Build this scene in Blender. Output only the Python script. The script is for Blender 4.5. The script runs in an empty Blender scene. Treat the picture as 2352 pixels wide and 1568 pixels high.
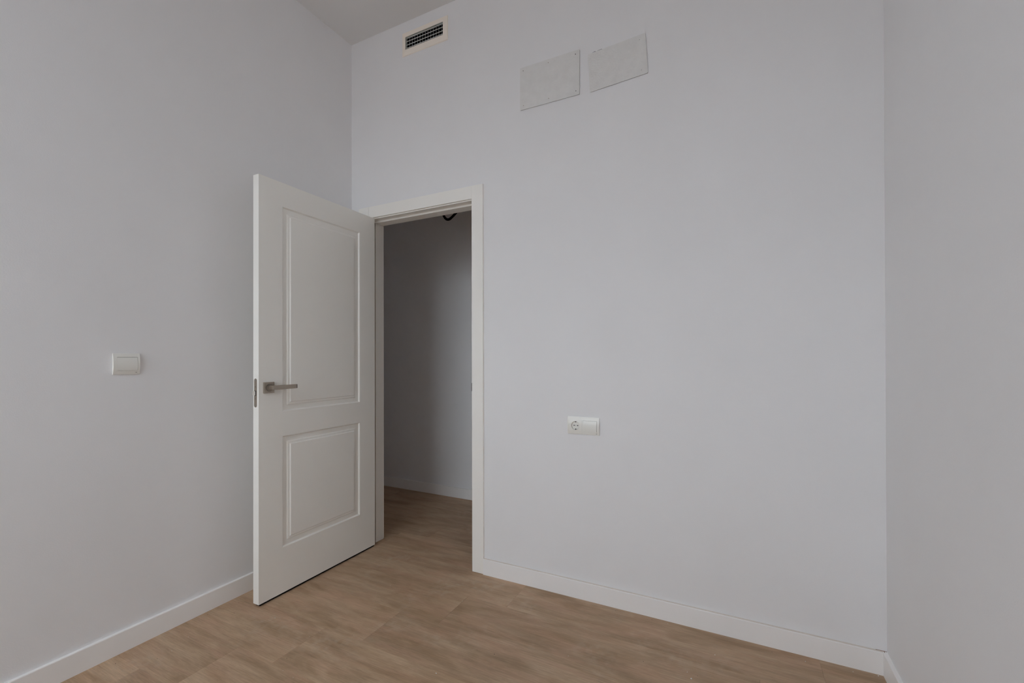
import bpy, bmesh, math, random
from mathutils import Matrix, Vector
random.seed(7)
S = bpy.context.scene
COL = S.collection
R = math.radians

# ------------------------------------------------------------------ camera
F_PX, CY = 1010.85, 816.97
YAW, PITCH, ROLL = 0.46416, 0.0039, -0.0022
fw = Vector((-math.sin(YAW)*math.cos(PITCH), math.cos(YAW)*math.cos(PITCH), math.sin(PITCH)))
rt = Vector((math.cos(YAW), math.sin(YAW), 0)); up = rt.cross(fw)
rt2 = rt*math.cos(ROLL) + up*math.sin(ROLL); up2 = -rt*math.sin(ROLL) + up*math.cos(ROLL)
cd = bpy.data.cameras.new('camera'); cam = bpy.data.objects.new('camera', cd); COL.objects.link(cam)
cd.sensor_width = 36; cd.lens = F_PX/2352*36; cd.shift_y = (CY-784)/2352; cd.clip_start = .02
M = Matrix((rt2, up2, -fw)).transposed().to_4x4(); M.translation = Vector((2.1896, -2.0719, 1.1712))
cam.matrix_world = M
S.camera = cam

# ------------------------------------------------------------------ sky, daylight, exposure
W = bpy.data.worlds.new('sky'); S.world = W; W.use_nodes = True
nt = W.node_tree; nt.nodes.clear()
out = nt.nodes.new('ShaderNodeOutputWorld'); bg = nt.nodes.new('ShaderNodeBackground')
tc = nt.nodes.new('ShaderNodeTexCoord'); sp = nt.nodes.new('ShaderNodeSeparateXYZ')
rp = nt.nodes.new('ShaderNodeValToRGB')
nt.links.new(tc.outputs['Generated'], sp.inputs[0])
mp = nt.nodes.new('ShaderNodeMapRange'); mp.inputs[1].default_value = -1; mp.inputs[2].default_value = 1
nt.links.new(sp.outputs['Z'], mp.inputs[0]); nt.links.new(mp.outputs[0], rp.inputs[0])
rp.color_ramp.elements[0].position = .46; rp.color_ramp.elements[0].color = (.30, .30, .32, 1)
rp.color_ramp.elements[1].position = .56; rp.color_ramp.elements[1].color = (.87, .935, 1.03, 1)
nt.links.new(rp.outputs[0], bg.inputs[0]); bg.inputs[1].default_value = 6.7
nt.links.new(bg.outputs[0], out.inputs[0])
vs = S.view_settings
S.display_settings.display_device = 'sRGB'
vs.view_transform = 'Standard'; vs.look = 'None'; vs.gamma = 1; vs.use_curve_mapping = False
vs.exposure = 0.0
# window opening (behind the camera): its centre and size, used by the portal and the wall
WX0, WX1, WZ0, WZ1, WY = .05, 1.65, .95, 3.00, -3.7
ld = bpy.data.lights.new('window_portal', 'AREA'); ld.shape = 'RECTANGLE'; ld.size = WX1-WX0; ld.size_y = WZ1-WZ0
ld.cycles.is_portal = True
lo = bpy.data.objects.new('window_portal', ld); COL.objects.link(lo)
lo.location = ((WX0+WX1)/2, WY-.12, (WZ0+WZ1)/2); lo.rotation_euler = (R(90), 0, R(180))
S.cycles.max_bounces = 24; S.cycles.diffuse_bounces = 16; S.cycles.transparent_max_bounces = 8

# ------------------------------------------------------------------ materials
def mat(name, col, rough=.6, metal=0., bump=0., bscale=300., var=0., vscale=3., spec=.5):
    m = bpy.data.materials.new(name); m.use_nodes = True; n = m.node_tree; b = n.nodes['Principled BSDF']
    b.inputs['Base Color'].default_value = (*col, 1); b.inputs['Roughness'].default_value = rough
    b.inputs['Metallic'].default_value = metal; b.inputs['Specular IOR Level'].default_value = spec
    g = n.nodes.new('ShaderNodeNewGeometry')
    if bump:
        t = n.nodes.new('ShaderNodeTexNoise'); t.inputs['Scale'].default_value = bscale; t.inputs['Detail'].default_value = 3
        n.links.new(g.outputs['Position'], t.inputs['Vector'])
        bp = n.nodes.new('ShaderNodeBump'); bp.inputs['Strength'].default_value = bump; bp.inputs['Distance'].default_value = .002
        n.links.new(t.outputs[0], bp.inputs['Height']); n.links.new(bp.outputs[0], b.inputs['Normal'])
    if var:
        t = n.nodes.new('ShaderNodeTexNoise'); t.inputs['Scale'].default_value = vscale; t.inputs['Detail'].default_value = 4
        n.links.new(g.outputs['Position'], t.inputs['Vector'])
        r = n.nodes.new('ShaderNodeValToRGB')
        r.color_ramp.elements[0].position = .3; r.color_ramp.elements[1].position = .7
        r.color_ramp.elements[0].color = (*[c*(1-var) for c in col], 1); r.color_ramp.elements[1].color = (*[min(1, c*(1+var)) for c in col], 1)
        n.links.new(t.outputs[0], r.inputs[0]); n.links.new(r.outputs[0], b.inputs['Base Color'])
    return m
WALL = mat('wall_paint', (.84, .836, .842), .85, bump=.12, bscale=220, var=.012, vscale=2.5, spec=.3)
CEIL = mat('ceiling_paint', (.765, .755, .745), .9, spec=.2)
BASEB = mat('baseboard_lacquer', (.92, .905, .89), .42, var=.01)
TRIM = mat('trim_lacquer', (.92, .90, .855), .4, var=.01)
DOOR = mat('door_lacquer', (.935, .92, .87), .36)
PLAST = mat('switch_plastic', (.84, .83, .78), .28)
CREAM = mat('vent_enamel', (.95, .87, .775), .5)
GRILL = mat('grille_metal', (.93, .94, .92), .4)
CORE = mat('core_grey', (.46, .48, .45), .6)
BLADE = mat('blade_grey', (.28, .30, .32), .5)
SCREWP = mat('screw_painted', (.52, .50, .48), .7)
DUCT = mat('duct_dark', (.022, .018, .018), .8)
NICK = mat('satin_nickel', (.42, .36, .30), .38, .85, bump=.03, bscale=900)
BRIGHT = mat('latch_steel', (.62, .58, .52), .35, .75)
BLACK = mat('black_plastic_shade', (.002, .002, .002), .6, spec=.12)
GAP = mat('dark_gap', (.05, .045, .04), .9)
DUST = mat('dust', (.74, .68, .62), .95)
STAIN = mat('rust_stain', (.20, .09, .04), .9)
GAPSHADE = mat('gap_shade_brown', (.11, .08, .07), .9)
SEAL = mat('brown_seal', (.34, .27, .215), .8)
PUTTY = mat('board_putty', (.77, .762, .745), .95, bump=.5, bscale=120, var=.03, vscale=25)
SCREWB = mat('screw_black', (.03, .025, .025), .5)
SCREWT = mat('screw_tan', (.36, .30, .24), .6)
GREY = mat('pin_grey', (.28, .32, .32), .5)
WINFR = mat('window_frame_white', (.82, .82, .82), .4)
CHIP = mat('chip_dark', (.16, .15, .20), .9)
FLECK = mat('paint_fleck', (.8, .79, .76), .7)

g = bpy.data.materials.new('window_glass'); g.use_nodes = True; n = g.node_tree; n.nodes.clear()
o_ = n.nodes.new('ShaderNodeOutputMaterial'); mx = n.nodes.new('ShaderNodeMixShader'); tr = n.nodes.new('ShaderNodeBsdfTransparent'); gl = n.nodes.new('ShaderNodeBsdfGlossy')
tr.inputs[0].default_value = (.97, .985, .98, 1); gl.inputs['Roughness'].default_value = .02; mx.inputs[0].default_value = .06
n.links.new(tr.outputs[0], mx.inputs[1]); n.links.new(gl.outputs[0], mx.inputs[2]); n.links.new(mx.outputs[0], o_.inputs[0])
GLASS = g

def wood():
    m = bpy.data.materials.new('oak_plank'); m.use_nodes = True; n = m.node_tree; b = n.nodes['Principled BSDF']
    L = n.links.new
    def nd(t, **k):
        x = n.nodes.new(t)
        for a, v in k.items(): setattr(x, a, v)
        return x
    geo = nd('ShaderNodeNewGeometry'); inf = nd('ShaderNodeObjectInfo')
    off = nd('ShaderNodeVectorMath', operation='SCALE'); cmb = nd('ShaderNodeCombineXYZ')
    for i in range(3): L(inf.outputs['Random'], cmb.inputs[i])
    L(cmb.outputs[0], off.inputs[0]); off.inputs['Scale'].default_value = 37.3
    add = nd('ShaderNodeVectorMath', operation='ADD'); L(geo.outputs['Position'], add.inputs[0]); L(off.outputs[0], add.inputs[1])
    def noise(sc, scale, detail, dist=0, rough=.55):
        mpn = nd('ShaderNodeMapping'); mpn.inputs['Scale'].default_value = sc; L(add.outputs[0], mpn.inputs[0])
        t = nd('ShaderNodeTexNoise'); t.inputs['Scale'].default_value = scale; t.inputs['Detail'].default_value = detail
        t.inputs['Distortion'].default_value = dist; t.inputs['Roughness'].default_value = rough
        L(mpn.outputs[0], t.inputs['Vector']); return t.outputs[0]
    big = noise((1.9, 7, 1), 1.5, 5, .7)          # soft tonal clouds along the board
    pink = noise((1.5, 6, 1), 2.4, 4, .6)
    fine = noise((10, 210, 1), 1.0, 5, .15, .65)   # fine grain
    pore = noise((45, 480, 1), 1.0, 3, 0, .6)
    # cathedral figure
    mpw = nd('ShaderNodeMapping'); mpw.inputs['Scale'].default_value = (.9, 5.5, 1); L(add.outputs[0], mpw.inputs[0])
    wn = nd('ShaderNodeTexNoise'); wn.inputs['Scale'].default_value = 1.1; wn.inputs['Detail'].default_value = 2.0; L(mpw.outputs[0], wn.inputs['Vector'])
    ml = nd('ShaderNodeMath', operation='MULTIPLY'); ml.inputs[1].default_value = 46; L(wn.outputs[0], ml.inputs[0])
    sn = nd('ShaderNodeMath', operation='SINE'); L(ml.outputs[0], sn.inputs[0])
    ramp = nd('ShaderNodeValToRGB'); e = ramp.color_ramp.elements
    e[0].position = .33; e[0].color = (*WD, 1)
    e[1].position = .67; e[1].color = (*WL, 1)
    L(big, ramp.inputs[0])
    mp_ = nd('ShaderNodeValToRGB'); mp_.color_ramp.elements[0].position = .45; mp_.color_ramp.elements[1].position = .72
    L(pink, mp_.inputs[0])
    sc_ = nd('ShaderNodeMath', operation='MULTIPLY'); sc_.inputs[1].default_value = .8; L(mp_.outputs[0], sc_.inputs[0])
    m1 = nd('ShaderNodeMix', data_type='RGBA'); L(sc_.outputs[0], m1.inputs['Factor']); L(ramp.outputs[0], m1.inputs['A']); m1.inputs['B'].default_value = (*WP, 1)
    # value: 1 + a*(fine-.5)+b*(pore-.5)+c*sine + d*(random-.5)
    def mad(src, k, base):
        a = nd('ShaderNodeMath', operation='MULTIPLY_ADD'); L(src, a.inputs[0]); a.inputs[1].default_value = k
        if isinstance(base, float): a.inputs[2].default_value = base
        else: L(base, a.inputs[2])
        return a.outputs[0]
    mid = noise((3.2, 30, 1), 1.0, 4, .5, .55)
    streak = nd('ShaderNodeMapRange'); streak.inputs[1].default_value = .56; streak.inputs[2].default_value = .72; L(noise((14, 260, 1), 1.0, 3, .1, .6), streak.inputs[0])
    v = mad(fine, .72, 1 - .36 - .17); v = mad(mid, .34, v); v = mad(pore, .30, v); v = mad(sn.outputs[0], .022, v); v = mad(inf.outputs['Random'], .16, v)
    v = mad(streak.outputs[0], -.16, v)
    vv = nd('ShaderNodeMath', operation='ADD'); L(v, vv.inputs[0]); vv.inputs[1].default_value = -.15 - .08 + .03
    mu = nd('ShaderNodeVectorMath', operation='SCALE'); L(m1.outputs['Result'], mu.inputs[0]); L(vv.outputs[0], mu.inputs['Scale'])
    def world_noise(sc, scale, detail, lo, hi):
        mpn = nd('ShaderNodeMapping'); mpn.inputs['Scale'].default_value = sc; L(geo.outputs['Position'], mpn.inputs[0])
        t = nd('ShaderNodeTexNoise'); t.inputs['Scale'].default_value = scale; t.inputs['Detail'].default_value = detail; L(mpn.outputs[0], t.inputs['Vector'])
        r = nd('ShaderNodeMapRange'); r.inputs[1].default_value = lo; r.inputs[2].default_value = hi; L(t.outputs[0], r.inputs[0]); return r.outputs[0]
    da = world_noise((1, 1, 1), 3.2, 3, .52, .70); db = world_noise((1, 1, 1), 28, 4, .42, .68)
    dm = nd('ShaderNodeMath', operation='MULTIPLY'); L(da, dm.inputs[0]); L(db, dm.inputs[1])
    dk = nd('ShaderNodeMath', operation='MULTIPLY'); L(dm.outputs[0], dk.inputs[0]); dk.inputs[1].default_value = .30
    dx = nd('ShaderNodeMix', data_type='RGBA'); L(dk.outputs[0], dx.inputs['Factor']); L(mu.outputs[0], dx.inputs['A']); dx.inputs['B'].default_value = (.62, .53, .42, 1)
    L(dx.outputs['Result'], b.inputs['Base Color'])
    b.inputs['Roughness'].default_value = .5; b.inputs['Specular IOR Level'].default_value = .4
    bp = nd('ShaderNodeBump'); bp.inputs['Strength'].default_value = .12; bp.inputs['Distance'].default_value = .001; L(fine, bp.inputs['Height']); L(bp.outputs[0], b.inputs['Normal'])
    return m
WD, WL, WP = (.350, .227, .132), (.515, .365, .240), (.50, .318, .210)
WOOD = wood()
WOODEDGE = mat('plank_joint', (.12, .08, .055), .8)

# ------------------------------------------------------------------ helpers
def obj(name, bm, m, parent=None, smooth=False):
    me = bpy.data.meshes.new(name); bmesh.ops.recalc_face_normals(bm, faces=bm.faces[:]); bm.to_mesh(me); bm.free()
    if smooth:
        for p in me.polygons: p.use_smooth = True
    o = bpy.data.objects.new(name, me); COL.objects.link(o)
    for x in (m if isinstance(m, (list, tuple)) else [m]): me.materials.append(x)
    if parent: o.parent = parent
    return o
def tag(o, label=None, cat=None, group=None, kind=None):
    if label: o['label'] = label
    if cat: o['category'] = cat
    if group: o['group'] = group
    if kind: o['kind'] = kind
    return o
def empty(name, loc, rot=(0, 0, 0)):
    o = bpy.data.objects.new(name, None); COL.objects.link(o); o.empty_display_size = .05
    o.location = loc; o.rotation_euler = rot; return o
def box(bm, a, b, bev=0., seg=2, edges=None):
    x0, x1 = sorted((a[0], b[0])); y0, y1 = sorted((a[1], b[1])); z0, z1 = sorted((a[2], b[2]))
    v = [bm.verts.new(p) for p in ((x0,y0,z0),(x1,y0,z0),(x1,y1,z0),(x0,y1,z0),(x0,y0,z1),(x1,y0,z1),(x1,y1,z1),(x0,y1,z1))]
    f = [bm.faces.new([v[i] for i in q]) for q in ((3,2,1,0),(4,5,6,7),(0,1,5,4),(1,2,6,5),(2,3,7,6),(3,0,4,7))]
    if bev:
        es = list({e for x in f for e in x.edges})
        if edges: es = [e for e in es if edges(e)]
        bmesh.ops.bevel(bm, geom=es, offset=bev, segments=seg, profile=.5, affect='EDGES')
    return bm
def BOX(a, b, bev=0., seg=2, edges=None): return box(bmesh.new(), a, b, bev, seg, edges)
def slab(us, vs_, holes, w0, w1, P):
    """slab with rectangular holes: cell grid in u,v; P(u,v,w) maps to a point"""
    bm = bmesh.new(); cache = {}
    def V(i, j, k):
        if (i, j, k) not in cache: cache[i, j, k] = bm.verts.new(P(us[i], vs_[j], (w0, w1)[k]))
        return cache[i, j, k]
    nu, nv = len(us)-1, len(vs_)-1
    solid = lambda i, j: 0 <= i < nu and 0 <= j < nv and (i, j) not in holes
    for i in range(nu):
        for j in range(nv):
            if not solid(i, j): continue
            for k in (0, 1): bm.faces.new([V(i,j,k), V(i+1,j,k), V(i+1,j+1,k), V(i,j+1,k)])
            for di, dj, a, b in ((-1,0,(i,j),(i,j+1)), (1,0,(i+1,j),(i+1,j+1)), (0,-1,(i,j),(i+1,j)), (0,1,(i,j+1),(i+1,j+1))):
                if not solid(i+di, j+dj): bm.faces.new([V(*a,0), V(*b,0), V(*b,1), V(*a,1)])
    return bm
def prism(pts, d0, d1, P):
    bm = bmesh.new(); a = [bm.verts.new(P(u, v, d0)) for u, v in pts]; b = [bm.verts.new(P(u, v, d1)) for u, v in pts]
    bm.faces.new(a); bm.faces.new(b[::-1]); k = len(pts)
    for i in range(k): bm.faces.new([a[i], a[(i+1)%k], b[(i+1)%k], b[i]])
    return bm
def cyl(bm, c, axis, r, h, n=24, r2=None):
    """cylinder from point c along axis by h"""
    ax = Vector(axis).normalized(); t = Vector((0,0,1)) if abs(ax.z) < .9 else Vector((1,0,0)); u = ax.cross(t).normalized(); v = ax.cross(u)
    c = Vector(c); r2 = r if r2 is None else r2
    A = [bm.verts.new(c + (u*math.cos(2*math.pi*i/n)+v*math.sin(2*math.pi*i/n))*r) for i in range(n)]
    B = [bm.verts.new(c + ax*h + (u*math.cos(2*math.pi*i/n)+v*math.sin(2*math.pi*i/n))*r2) for i in range(n)]
    bm.faces.new(A); bm.faces.new(B[::-1])
    for i in range(n): bm.faces.new([A[i], A[(i+1)%n], B[(i+1)%n], B[i]])
    return bm
XZY = lambda u, v, w: (u, w, v)      # u = x, v = z, w = y
YZX = lambda u, v, w: (w, u, v)      # u = y, v = z, w = x

# ------------------------------------------------------------------ room dimensions
RW, RH = 2.6955, 3.187            # width, height
T = .110                          # partition thickness
HY, HH = 1.030, 2.62              # far hall wall, hall ceiling
HX0, HX1 = -1.5, 3.1
DX0, DX1, DZ = .140, .926, 2.053  # rough door opening

# ------------------------------------------------------------------ floor: one base, every plank a part
fl = obj('floor', BOX((HX0-.1, WY-.2, -.05), (HX1+.1, HY+.1, -.008)), WOODEDGE); tag(fl, 'light brown oak plank floor running from the room into the hall', 'floor', kind='structure')
PL, PW, Y0 = 1.2483, .2445, .010
def plank(x0, x1, y0, y1):
    gx = .00012
    o = obj('plank', BOX((x0+gx, y0+gx, -.0081), (x1-gx, y1-gx, 0), .0004, 1, lambda e: min(v.co.z for v in e.verts) > -.001), WOOD, fl)
joint = lambda k: 1.237 - .2105*k
for k in range(-5, 17):
    y1 = Y0 - PW*k; y0 = y1 - PW
    if k < 0: xa, xb = HX0, HX1
    else: xa, xb = -.004, RW+.004
    y1 = min(y1, HY); 
    j = joint(k); j -= math.ceil((j-xa)/PL)*PL
    while j < xb:
        a, b = max(j, xa), min(j+PL, xb)
        if b - a > .01 and y1-y0 > .01: plank(a, b, max(y0, WY-.15), y1)
        j += PL

# ------------------------------------------------------------------ walls and ceilings
def struct(name, bm, m, label, cat): return tag(obj(name, bm, m), label, cat, kind='structure')
VX0, VX1, VZ0, VZ1 = .446, .7205, 3.0125, 3.0895     # air vent opening
xs = [HX0-.1, DX0, VX0, VX1, DX1, HX1+.1]; zs = [0, DZ, VZ0, VZ1, RH+.1]
struct('wall_back', slab(xs, zs, {(1,0),(2,0),(3,0),(2,2)}, 0, T, XZY), WALL, 'pale grey white wall with the doorway, air vent and double socket', 'wall')
struct('wall_left', BOX((-.1, WY-.2, 0), (0, 0, RH+.1)), WALL, 'pale grey white wall behind the open door, holding a single light switch', 'wall')
struct('wall_right', BOX((RW, WY-.2, 0), (RW+.1, 0, RH+.1)), WALL, 'plain pale bluish white wall meeting the doorway wall beyond the double socket', 'wall')
struct('wall_front', slab([-.1, WX0, WX1, RW+.1], [0, WZ0, WZ1, RH+.1], {(1,1)}, WY-.2, WY, XZY), WALL, 'white wall behind the viewer pierced by the window', 'wall')
struct('ceiling', BOX((-.1, WY-.2, RH), (RW+.1, .0, RH+.12)), CEIL, 'flat grey white ceiling above the air vent', 'ceiling')
struct('wall_hall_back', BOX((HX0-.1, HY, 0), (HX1+.1, HY+.1, HH+.1)), WALL, 'dim grey hall wall seen through the open doorway', 'wall')
struct('wall_hall_left', BOX((HX0-.1, T, 0), (HX0, HY, HH+.1)), WALL, 'end wall of the dim hall, past the hinge jamb', 'wall')
struct('wall_hall_right', BOX((HX1, T, 0), (HX1+.1, HY, HH+.1)), WALL, 'end wall of the dim hall, past the latch jamb', 'wall')
struct('ceiling_hall', BOX((HX0-.1, T, HH), (HX1+.1, HY+.1, HH+.1)), CEIL, 'lower ceiling of the dim hall', 'ceiling')

# ------------------------------------------------------------------ window behind the viewer
w1 = obj('window_1', slab([WX0, WX0+.06, (WX0+WX1)/2-.04, (WX0+WX1)/2+.04, WX1-.06, WX1], [WZ0, WZ0+.07, WZ1-.06, WZ1], {(1,1),(3,1)}, WY-.11, WY-.05, XZY), WINFR)
tag(w1, 'white two pane window in the wall behind the viewer', 'window', kind='structure')
for a, b in ((WX0+.06, (WX0+WX1)/2-.04), ((WX0+WX1)/2+.04, WX1-.06)):
    obj('pane', BOX((a, WY-.083, WZ0+.07), (b, WY-.078, WZ1-.06)), GLASS, w1)
obj('window_sill', BOX((WX0-.04, WY-.05, WZ0-.03), (WX1+.04, WY+.05, WZ0), .004), WINFR, w1)

# ------------------------------------------------------------------ baseboards: rounded front top edge
BH, BT = .084, .014
def bprof(h=BH, t=BT):
    return [(0, 0), (t, 0), (t, h-.0024), (t-.0006, h-.0010), (t-.0022, h), (0, h)]
CX0, CX1 = .073, .982      # casing outer edges
def base(name, P, d0, d1, label):
    return struct(name, prism(bprof(), d0, d1, P), BASEB, label, 'baseboard')
base('baseboard_back', lambda u, v, d: (d, -u, v), CX1, RW, 'white baseboard under the double socket, running from door casing to corner')
base('baseboard_left', lambda u, v, d: (u, d, v), WY, 0, 'white baseboard under the single light switch, passing behind the open door')
base('baseboard_right', lambda u, v, d: (RW-u, d, v), WY, -BT, 'short white baseboard stretch along the plain wall, cut off by the frame')
hb = empty('baseboard_hall', (.237, HY, 0)); tag(hb, 'shaded white baseboard of the hall, seen through the doorway', 'baseboard', kind='structure')
for a, b in ((HX0, .2362), (.2370, HX1)):
    obj('board', prism(bprof(), a-.237, b-.237, lambda u, v, d: (d, -u, v)), BASEB, hb)
obj('dust_layer', BOX((CX1+.001, -.0112, BH-.0002), (RW-BT, -.0002, BH+.0002)), DUST, bpy.data.objects['baseboard_back'])
# dark stained caulk in the corner where two baseboards meet
bb = bmesh.new(); box(bb, (RW-.034, -.0022, BH), (RW-.0006, -.0006, BH+.0009)); box(bb, (RW-.0105, -.0100, BH-.0004), (RW-.0085, -.0028, BH+.0005))
obj('caulk_stain', bb, STAIN, bpy.data.objects['baseboard_back'])

# ------------------------------------------------------------------ door frame
JX0, JX1, JZ = .155, .912, 2.0385      # rebate faces
tf = empty('trim_1', ((JX0+JX1)/2, 0, 0)); tag(tf, 'white door frame with flat casing around the open doorway', 'door frame', kind='structure')
ox = (JX0+JX1)/2
def tpart(name, a, b, m=TRIM, bev=0., seg=2):
    return obj(name, BOX((a[0]-ox, a[1], a[2]), (b[0]-ox, b[1], b[2]), bev, seg), m, tf)
CZ = 2.1150
def fedge(e): return all(v.co.y < -.0119 for v in e.verts)
for a, b in (((CX0, 0), (.1555, CZ)), ((.9115, .002), (CX1, CZ))):
    obj('casing', BOX((a[0]-ox, -.012, a[1]), (b[0]-ox, .0, b[1]), .0010, 2, fedge), TRIM, tf)
obj('casing', BOX((.1556-ox, -.0119, 2.0445), (.9114-ox, .0, CZ-.0003), .0008, 2, lambda e: all(v.co.y < -.0118 for v in e.verts)), TRIM, tf)
tpart('jamb', (DX0, 0, 0), (JX0, T, JZ)); tpart('jamb', (JX1, 0, 0), (DX1, T, JZ)); tpart('jamb', (DX0, 0, JZ), (DX1, T, DZ))
SX0, SX1, SZ = .1640, .9030, 2.0275
tpart('stop', (JX0, .0415, 0), (SX0, T, SZ), bev=.0015); tpart('stop', (SX1, .0415, 0), (JX1, T, SZ), bev=.0015); tpart('stop', (JX0, .0415, SZ), (JX1, T, JZ), bev=.0015)
tpart('seal', (JX0, .036, 0.005), (JX0+.006, .0415, SZ), SEAL, .001, 1); tpart('seal', (JX1-.006, .036, 0.005), (JX1, .0415, SZ), SEAL, .001, 1); tpart('seal', (JX0, .0375, JZ-.0022), (JX1, .0415, JZ), TRIM, .0008, 1)
tpart('strike_plate', (.9075, -.010, .987), (.9118, .022, 1.032), BLACK, .001, 1)
# hall side casing
for a, b in (((CX0, 0), (.1555, CZ)), ((.9115, 0), (CX1, CZ)), ((.1560, 2.0445), (.9110, CZ))):
    obj('casing', BOX((a[0]-ox, T, a[1]), (b[0]-ox, T+.012, b[1])), TRIM, tf)

# ------------------------------------------------------------------ door leaf, open at a right angle
LX0, LX1, LY0, LY1, LZ0, LZ1 = .1575, .1975, -.7545, -.003, .0115, 2.0400
PY0, PY1 = -.6315, -.1262
PZ = ((.2345, .7850), (.9070, 1.9225))
ys = [LY0, PY0, PY1, LY1]; zz = [LZ0, PZ[0][0], PZ[0][1], PZ[1][0], PZ[1][1], LZ1]
leaf = obj('door_1', slab(ys, zz, {(1,1),(1,3)}, LX0, LX1, YZX), DOOR)
tag(leaf, 'white two panel wooden door standing open against the left wall', 'door', kind='structure')
PROF = [(0, 0), (.0015, .0010), (.0058, .0085), (.0285, .0085), (.0325, .0045), (.0420, .0040), (.0460, .0)]
for z0, z1 in PZ:
    bm = bmesh.new()
    for side, sg in ((LX1, -1), (LX0, 1)):
        prev = None
        for d, dep in PROF:
            x = side + sg*dep
            ring = [bm.verts.new((x, y, z)) for y, z in ((PY0+d, z0+d), (PY1-d, z0+d), (PY1-d, z1-d), (PY0+d, z1-d))]
            if prev:
                for i in range(4): bm.faces.new([prev[i], prev[(i+1)%4], ring[(i+1)%4], ring[i]])
            else:
                first = ring
                if side == LX0:
                    for i in range(4): bm.faces.new([keep[i], keep[(i+1)%4], ring[(i+1)%4], ring[i]])
                keep = ring
            prev = ring
        bm.faces.new(prev)
    obj('door_panel', bm, DOOR, leaf)
obj('under_door_shade', BOX((LX0+.004, LY0+.010, .0008), (LX1-.0075, LY1-.002, LZ0+.001)), BLACK, leaf)  # black strip added for the shadow in the gap beneath the leaf
# handle
HYc, HZc = -.7065, 1.0297
for_face = LX1
def edgeX(e): return True
hd = obj('door_handle', BOX((LX1, HYc-.0265, HZc-.0265), (LX1+.009, HYc+.0265, HZc+.0265), .0015, 2), NICK, leaf); hd['label'] = 'satin nickel lever handle on a square rose'
bm = bmesh.new(); cyl(bm, (LX1+.0085, HYc, HZc), (1,0,0), .0172, .0008, 32); obj('collar_gap', bm, SCREWB, hd)
bm = bmesh.new(); cyl(bm, (LX1+.0085, HYc, HZc), (1,0,0), .0158, .0022, 32); obj('collar', bm, NICK, hd)
bm = BOX((LX1+.010, HYc-.0085, HZc-.0095), (LX1+.0455, HYc+.0085, HZc+.0095), .002, 2); obj('neck', bm, NICK, hd)
# lever: flat bar, slightly tapering to the tip, tip turned towards the door
bm = bmesh.new(); sec = []
xo = LX1+.0525; th = .008
for y, h, dx in ((HYc-.0085, .0202, 0), (HYc+.02, .0202, 0), (HYc+.117, .0196, 0), (HYc+.1195, .0186, -.0012), (HYc+.1205, .0170, -.0030)):
    zc = HZc + .0012 + (y-HYc)*.0035
    ch = .0012
    sec.append([bm.verts.new((xo+dx - a, y, zc + b)) for a, b in ((0, h/2-ch), (ch, h/2), (th+dx, h/2), (th+dx, -h/2), (ch, -h/2), (0, -h/2+ch))])
for a, b in zip(sec, sec[1:]):
    for i in range(6): bm.faces.new([a[i], a[(i+1)%6], b[(i+1)%6], b[i]])
bm.faces.new(sec[0]); bm.faces.new(sec[-1][::-1])
obj('lever', bm, NICK, hd)
bm = BOX((xo-.0010, HYc+.1146, HZc-.0074), (xo+.0003, HYc+.1172, HZc+.0106), .0002, 1); obj('lever_end_cap', bm, SCREWB, hd)
# lock face plate on the free edge
XC = .1752; P0, P1 = .9385, 1.0750; hw = .0098
pts = [(XC+hw*math.cos(R(a)), P1-hw+hw*math.sin(R(a))) for a in range(0, 181, 15)] + [(XC+hw*math.cos(R(a)), P0+hw+hw*math.sin(R(a))) for a in range(180, 361, 15)]
lp = obj('lock_plate', prism(pts, LY0-.0012, LY0+.001, lambda u, v, d: (u, d, v)), NICK, leaf); lp['label'] = 'rounded nickel lock face plate on the door edge'
for z, m in ((1.0655, GREY), (1.0355, SCREWB), (.9785, SCREWB), (.948, GREY)):
    bm = bmesh.new(); cyl(bm, (XC, LY0-.001, z), (0,-1,0), .0030 if m is GREY else .0017, .0007, 14); obj('screw', bm, m, lp)
bm = BOX((XC-.0092, LY0-.0016, .9938), (XC+.0062, LY0-.0010, 1.0178)); obj('latch_hole', bm, SCREWB, lp)
# sprung latch: bevelled bolt
bm = prism([(XC-.0082, LY0-.0010), (XC+.0010, LY0-.0010), (XC+.0005, LY0-.0030), (XC-.0062, LY0-.0095), (XC-.0082, LY0-.0095)], .9958, 1.0158, lambda u, v, d: (u, v, d))
obj('latch', bm, BRIGHT, lp)
# hinges on the far side of the leaf
for z in (.22, 1.03, 1.82):
    bm = bmesh.new(); cyl(bm, (.1515, -.0175, z), (0,0,1), .0055, .09, 12); obj('hinge', bm, NICK, leaf)

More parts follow.
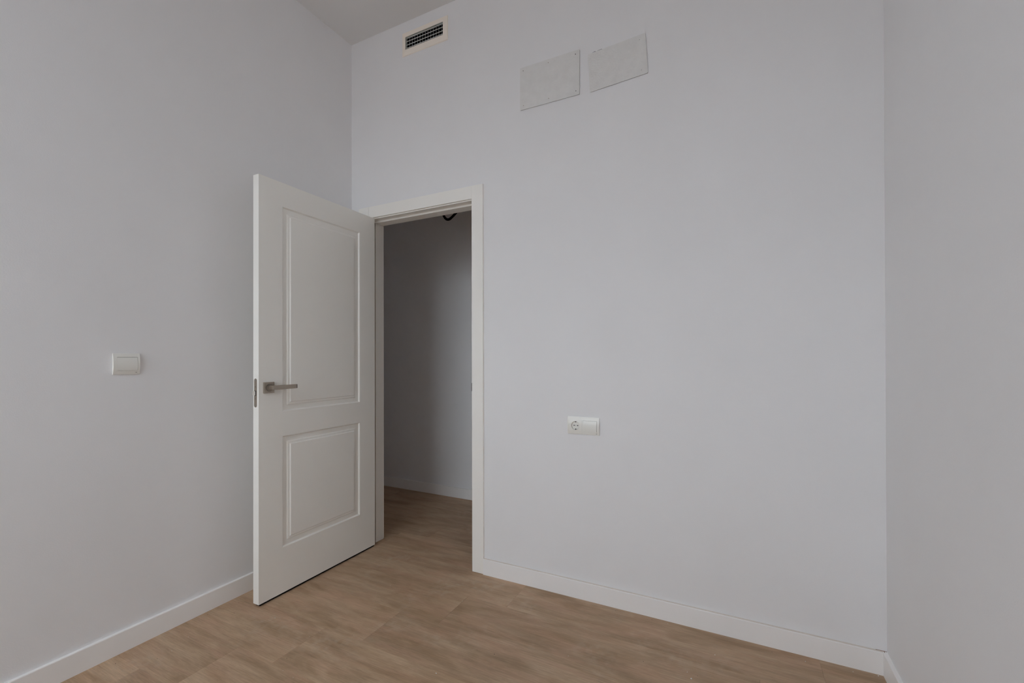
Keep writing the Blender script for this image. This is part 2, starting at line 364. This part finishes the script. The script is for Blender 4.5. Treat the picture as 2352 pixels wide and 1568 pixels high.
# ------------------------------------------------------------------ switches and sockets (u right, v up, w out of the wall)
BACKROT, LEFTROT = (R(90), 0, 0), (R(90), 0, R(90))
def bow(v, h, base_, rise): return base_ + rise*(1-(2*v/h)**2)
def curved(us, vs_, holes, H, base_, rise, w0=0.):
    """plate whose front bows outward over its height H"""
    nv = []
    for a, b in zip(vs_, vs_[1:]):
        k = max(1, int(abs(b-a)/.005)); nv += [(a+(b-a)*i/k, vs_.index(a)) for i in range(k)]
    nv.append((vs_[-1], None)); rows = [x[0] for x in nv]; hh = {(i, j) for j, (_, s) in enumerate(nv[:-1]) for i in range(len(us)-1) if (i, s) in holes}
    return slab(us, rows, hh, 0, 1, lambda u, v, w: (u, v, w0 if w == 0 else bow(v, H, base_, rise)))
def rocker(parent, u0, u1, v0, v1, H, tilt, name='rocker'):
    bm = curved([u0+.0003, u1-.0009], [v0+.0003, v1-.0010], set(), H, .0042+.0004, .0068, .002)
    vm = (v0+v1)/2
    for v in bm.verts:
        if v.co.z > .0021: v.co.z += (v.co.y-vm)*tilt + .0002
    es = [e for e in bm.edges if len(e.link_faces) == 2 and e.calc_face_angle() > .8 and all(x.co.z > .0021 for x in e.verts)]
    bmesh.ops.bevel(bm, geom=es, offset=.0007, segments=2, profile=.5, affect='EDGES')
    return obj(name, bm, PLAST, parent)
def frame(parent, us, vs_, holes, H):
    bm = curved(us, vs_, holes, H, .0042, .0068)
    es = [e for e in bm.edges if len(e.link_faces) == 2 and e.calc_face_angle() > .8 and all(x.co.z > .001 for x in e.verts)]
    bmesh.ops.bevel(bm, geom=es, offset=.0006, segments=2, profile=.5, affect='EDGES')
    return obj('cover_frame', bm, PLAST, parent)

# single switch, left wall
sw = empty('light_switch', (0, -1.1808, 1.1490), LEFTROT)
tag(sw, 'single white light switch alone on the wall beside the open door', 'light switch')
HS = .0840; a = .0437
u0, u1, v0, v1 = -.0320, .0366, -.0260, .0270
frame(sw, [-a, u0, u1, a], [-HS/2, v0, v1, HS/2], {(1,1)}, HS)
obj('backing', BOX((u0-.001, v0-.001, .0002), (u1+.001, v1+.001, .0018)), GAP, sw)
rocker(sw, u0, u1, v0, v1, HS, -.028)
obj('maker_mark', BOX((.0292, -.0348, .004), (.0342, -.0335, bow(-.034, HS, .0042, .0068)+.0002)), GAP, sw)

# double: socket + switch, back wall
ds = empty('socket_switch', (1.5413, 0, .8391), BACKROT)
tag(ds, 'double white plate combining a round socket and a rocker switch above the baseboard', 'socket')
a = .0792; HD = .0845
s0, s1, q0, q1 = -.0728, -.0058, -.0265, .0262
r0, r1 = -.0003, .0680
frame(ds, [-a, s0, s1, r0, r1, a], [-HD/2, q0, q1, HD/2], {(1,1),(3,1)}, HD)
obj('backing', BOX((r0-.001, q0-.001, .0002), (r1+.001, q1+.001, .0018)), GAP, ds)
rocker(ds, r0, r1, q0, q1, HD, -.030)
obj('maker_mark', BOX((.0635, -.0352, .004), (.0685, -.0338, bow(-.034, HD, .0042, .0068)+.0002)), GAP, ds)
# socket face with a round well
cu, cv, rad = -.0392, -.0008, .0208
N = 48; c = .0003
def sq(t):
    x, y = math.cos(t), math.sin(t)
    hx = (s1-c-cu) if x > 0 else (cu-s0-c); hy = (q1-c-cv) if y > 0 else (cv-q0-c)
    k = min(hx/abs(x) if abs(x) > 1e-6 else 9, hy/abs(y) if abs(y) > 1e-6 else 9)
    return cu+x*k, cv+y*k
angs = sorted([2*math.pi*i/N for i in range(N)] + [math.atan2(yy-cv, xx-cu) % (2*math.pi) for xx in (s0+c, s1-c) for yy in (q0+c, q1-c)])
bm = bmesh.new(); fw_ = lambda v: bow(v, HD, .0042, .0068)+.0002
NR = 5; loops = [[] for _ in range(NR+4)]
for t in angs:
    x, y = sq(t); loops[0].append(bm.verts.new((x, y, .002)))
    xi, yi = cu+(rad+.0008)*math.cos(t), cv+(rad+.0008)*math.sin(t)
    for k in range(NR+1):
        f = k/NR; xx, yy = x+(xi-x)*f, y+(yi-y)*f
        loops[1+k].append(bm.verts.new((xx, yy, fw_(yy))))
    xi, yi = cu+rad*math.cos(t), cv+rad*math.sin(t); loops[NR+2].append(bm.verts.new((xi, yi, fw_(yi)-.0008)))
    loops[NR+3].append(bm.verts.new((cu+(rad-.0012)*math.cos(t), cv+(rad-.0012)*math.sin(t), .0006)))
K = len(angs)
for A, B in zip(loops, loops[1:]):
    for i in range(K): bm.faces.new([A[i], A[(i+1)%K], B[(i+1)%K], B[i]])
bm.faces.new(loops[-1])
so = obj('socket_face', bm, PLAST, ds)
for du in (-.0088, .0092):
    bm = bmesh.new(); cyl(bm, (cu+du+.0002, cv-.0004, .0005), (0,0,1), .0027, .0004, 16); obj('pin_hole', bm, BLACK, so)
bm = bmesh.new(); cyl(bm, (cu+.0004, cv-.0004, .0005), (0,0,1), .0021, .0005, 16); obj('centre_screw', bm, GREY, so)
for sg in (1, -1):
    obj('earth_clip', BOX((cu-.0026, cv+sg*(rad-.0010), .0005), (cu+.0026, cv+sg*(rad-.0046), .0060)), SCREWB, so)

# ------------------------------------------------------------------ blanking plates high on the back wall
def plate(name, centre, w, h, rot, screws, label):
    p = empty(name, (centre[0], 0, centre[1]), BACKROT); p.rotation_euler = (Matrix.Rotation(R(90), 4, 'X') @ Matrix.Rotation(R(rot), 4, 'Z')).to_euler()
    tag(p, label, 'blanking plate', 'blanking plates under the ceiling')
    r = .0045; pts = []
    for sx, sy, a0 in ((1,1,0), (-1,1,90), (-1,-1,180), (1,-1,270)):
        for a in (0, 30, 60, 90): pts.append((sx*(w/2-r)+r*math.cos(R(a0+a)), sy*(h/2-r)+r*math.sin(R(a0+a))))
    obj('board', prism(pts, .0028, .0052, lambda u, v, d: (u, v, d)), PUTTY, p)
    obj('gap_shade', BOX((-w/2+.0015, -h/2+.0015, 0), (w/2-.0015, h/2-.0015, .0029)), GAPSHADE, p)  # filler coloured dark brown to paint the shade in the gap behind the board
    for (u, v, m) in screws:
        bm = bmesh.new(); cyl(bm, (u, v, .0051), (0,0,1), .0021, .0004, 12); obj('screw', bm, m, p)
    return p
p1 = plate('blanking_plate', (1.3663, 2.5675), .3215, .2200, -.15,
      [(-.143, .092, SCREWB), (.1405, .0912, SCREWB), (.1425, -.0895, SCREWB), (-.141, -.0892, SCREWT), (-.003, .0930, SCREWT), (-.001, -.0885, SCREWT)],
      'square hung grey blanking plate with dark corner screws, nearer the air vent')
p2 = plate('blanking_plate', (1.7097, 2.5525), .2715, .1865, 3.4, [(.1085, .071, SCREWP), (.108, -.071, SCREWP)],
      'smaller tilted grey blanking plate with cracked paint along its edge, farther from the vent')
for q in p2.children:
    if q.name.startswith('screw'): q['label'] = 'screw head painted over in grey'
bm = bmesh.new()
for a, b, z0, z1 in ((-.1120, -.1030, .0936, .0948), (-.1050, -.0985, .0944, .0962), (-.1000, -.0950, .0938, .0945), (-.0880, -.0790, .0937, .0947), (-.0800, -.0660, .0939, .0951)):
    box(bm, (a, z0, .0002), (b, z1, .0048))
obj('paint_crack', bm, CHIP, p2); p2.children[-1]

# ------------------------------------------------------------------ air vent
av = empty('air_vent', (.5853, 0, 3.0480), BACKROT); tag(av, 'cream framed air vent with crossed metal blades just below the ceiling', 'air vent')
ox_, oz_ = .5853, 3.0480
FW0, FW1, FH0, FH1 = .4225-ox_, .7490-ox_, 2.9790-oz_, 3.1170-oz_
iu0, iu1, iv0, iv1 = VX0-ox_+.001, VX1-ox_-.001, VZ0-oz_+.001, VZ1-oz_-.001
bm = bmesh.new(); prev = None
rings = [((FW0, FW1, FH0, FH1), .0), ((FW0, FW1, FH0, FH1), .0052), ((FW0+.0016, FW1-.0016, FH0+.0016, FH1-.0016), .0068), ((iu0, iu1, iv0, iv1), .0082), ((iu0, iu1, iv0, iv1), .0060)]
for (a, b, c_, d_), w in rings:
    ring = [bm.verts.new(p) for p in ((a, c_, w), (b, c_, w), (b, d_, w), (a, d_, w))]
    if prev:
        for i in range(4): bm.faces.new([prev[i], prev[(i+1)%4], ring[(i+1)%4], ring[i]])
    prev = ring
obj('vent_frame', bm, CREAM, av)
bm = bmesh.new(); prev = None
for w in (.0062, -.010):
    ring = [bm.verts.new(p) for p in ((iu0, iv0, w), (iu1, iv0, w), (iu1, iv1, w), (iu0, iv1, w))]
    if prev:
        for i in range(4): bm.faces.new([prev[i], prev[(i+1)%4], ring[(i+1)%4], ring[i]])
    prev = ring
obj('vent_core', bm, CORE, av)
# dark duct sleeve in the wall opening
bm = bmesh.new(); a, b, c_, d_ = iu0-.0005, iu1+.0005, iv0-.0005, iv1+.0005
r0_ = [bm.verts.new(p) for p in ((a, c_, -.010), (b, c_, -.010), (b, d_, -.010), (a, d_, -.010))]
r1_ = [bm.verts.new(p) for p in ((a, c_, -.105), (b, c_, -.105), (b, d_, -.105), (a, d_, -.105))]
for i in range(4): bm.faces.new([r0_[i], r0_[(i+1)%4], r1_[(i+1)%4], r1_[i]])
bm.faces.new(r1_); obj('duct_sleeve', bm, DUCT, av)
for z in (3.0860, 3.0664, 3.0455, 3.0268):
    obj('louver', BOX((iu0, z-oz_-.0010, -.0030), (iu1, z-oz_+.0010, -.0010)), GRILL, av)
for i in range(1, 14):
    u = iu0 + .0194*i
    obj('blade', BOX((u-.0007, iv0, -.0115), (u+.0007, iv1, -.0075)), BLADE, av)

# ------------------------------------------------------------------ corrugated conduit hanging from the hall ceiling
ctrl = [(.055, HH+.02), (.060, HH-.06), (.078, 2.48), (.105, 2.385), (.128, 2.335), (.146, 2.3022), (.162, 2.277), (.179, 2.2625), (.195, 2.2590), (.213, 2.2635), (.238, 2.2795), (.271, 2.3050), (.315, 2.343), (.362, 2.395), (.395, 2.47), (.405, HH-.06), (.407, HH+.02)]
P = [Vector((x, .80, z)) for x, z in ctrl]; path = []
for i in range(len(P)-1):
    p0, p1_, p2_, p3 = P[max(i-1, 0)], P[i], P[i+1], P[min(i+2, len(P)-1)]
    L_ = (p2_-p1_).length; k = max(2, int(L_/.0022))
    for j in range(k):
        t = j/k; path.append(.5*((2*p1_)+(p2_-p0)*t+(2*p0-5*p1_+4*p2_-p3)*t*t+(3*p1_-p0-3*p2_+p3)*t**3))
bm = bmesh.new(); prev = None; ns = 14
for i, q in enumerate(path):
    t = (path[min(i+1, len(path)-1)]-path[max(i-1, 0)]).normalized(); u = Vector((0,1,0)); v = t.cross(u)
    r = .0100 if i % 2 else .0090
    ring = [bm.verts.new(q+(u*math.cos(2*math.pi*a/ns)+v*math.sin(2*math.pi*a/ns))*r) for a in range(ns)]
    if prev:
        for a in range(ns): bm.faces.new([prev[a], prev[(a+1)%ns], ring[(a+1)%ns], ring[a]])
    prev = ring
cb = obj('conduit_loop', bm, BLACK, None, True); tag(cb, 'black cable conduit looping down from the dim hall ceiling', 'cable')

# ------------------------------------------------------------------ crumbs of paint and dirt lying on the planks
def crumbs(name, pts, m, label):
    bm = bmesh.new()
    for x, y, r in pts:
        n = 6; a0 = random.random()*6; lo_ = [bm.verts.new((x+r*math.cos(a0+i*math.pi/3)*random.uniform(.7, 1.5), y+r*math.sin(a0+i*math.pi/3)*random.uniform(.6, 1.1), .0001)) for i in range(n)]
        hi_ = [bm.verts.new((v.co.x*.7+x*.3, v.co.y*.7+y*.3, r*.6)) for v in lo_]
        bm.faces.new(lo_); bm.faces.new(hi_)
        for i in range(n): bm.faces.new([lo_[i], lo_[(i+1)%n], hi_[(i+1)%n], hi_[i]])
    o = obj(name, bm, m, fl); o['label'] = label; o['kind'] = 'stuff'
WHITE_P = [ (0.341, -0.773, 0.0024), (1.202, -0.734, 0.0024), (1.024, -0.282, 0.0014), (0.337, -0.250, 0.0011), (0.612, -0.324, 0.0013), (0.745, -0.985, 0.0011), (0.678, -0.977, 0.0011), (0.595, -0.795, 0.0011), (2.051, -0.343, 0.0033), (2.035, -0.313, 0.0018), (2.124, -0.163, 0.0020), (1.610, -0.426, 0.0013), (1.931, -0.033, 0.0013), (2.437, -0.050, 0.0018), (2.665, -0.022, 0.0022), (2.587, -0.037, 0.0013), (0.178, -1.103, 0.0014), (0.139, -1.023, 0.0011) ]
DARK_P = [ (0.631, -0.927, 0.0013), (1.271, -0.556, 0.0013), (1.345, -0.546, 0.0014), (0.915, -0.297, 0.0011), (0.748, -0.707, 0.0011), (1.344, -0.545, 0.0014), (1.608, -0.161, 0.0013), (1.702, -0.035, 0.0014), (1.864, -0.034, 0.0013), (1.879, -0.327, 0.0014), (2.071, -0.317, 0.0013), (2.326, -0.044, 0.0011), (0.068, -1.240, 0.0016), (0.179, -1.154, 0.0013), (0.070, -0.768, 0.0013), (0.137, -0.831, 0.0013), (0.039, -0.893, 0.0013) ]
crumbs('paint_crumbs', WHITE_P, FLECK, 'white crumbs of paint scattered on the planks')
crumbs('dirt_specks', DARK_P, SCREWB, 'dark specks of dirt scattered on the planks')
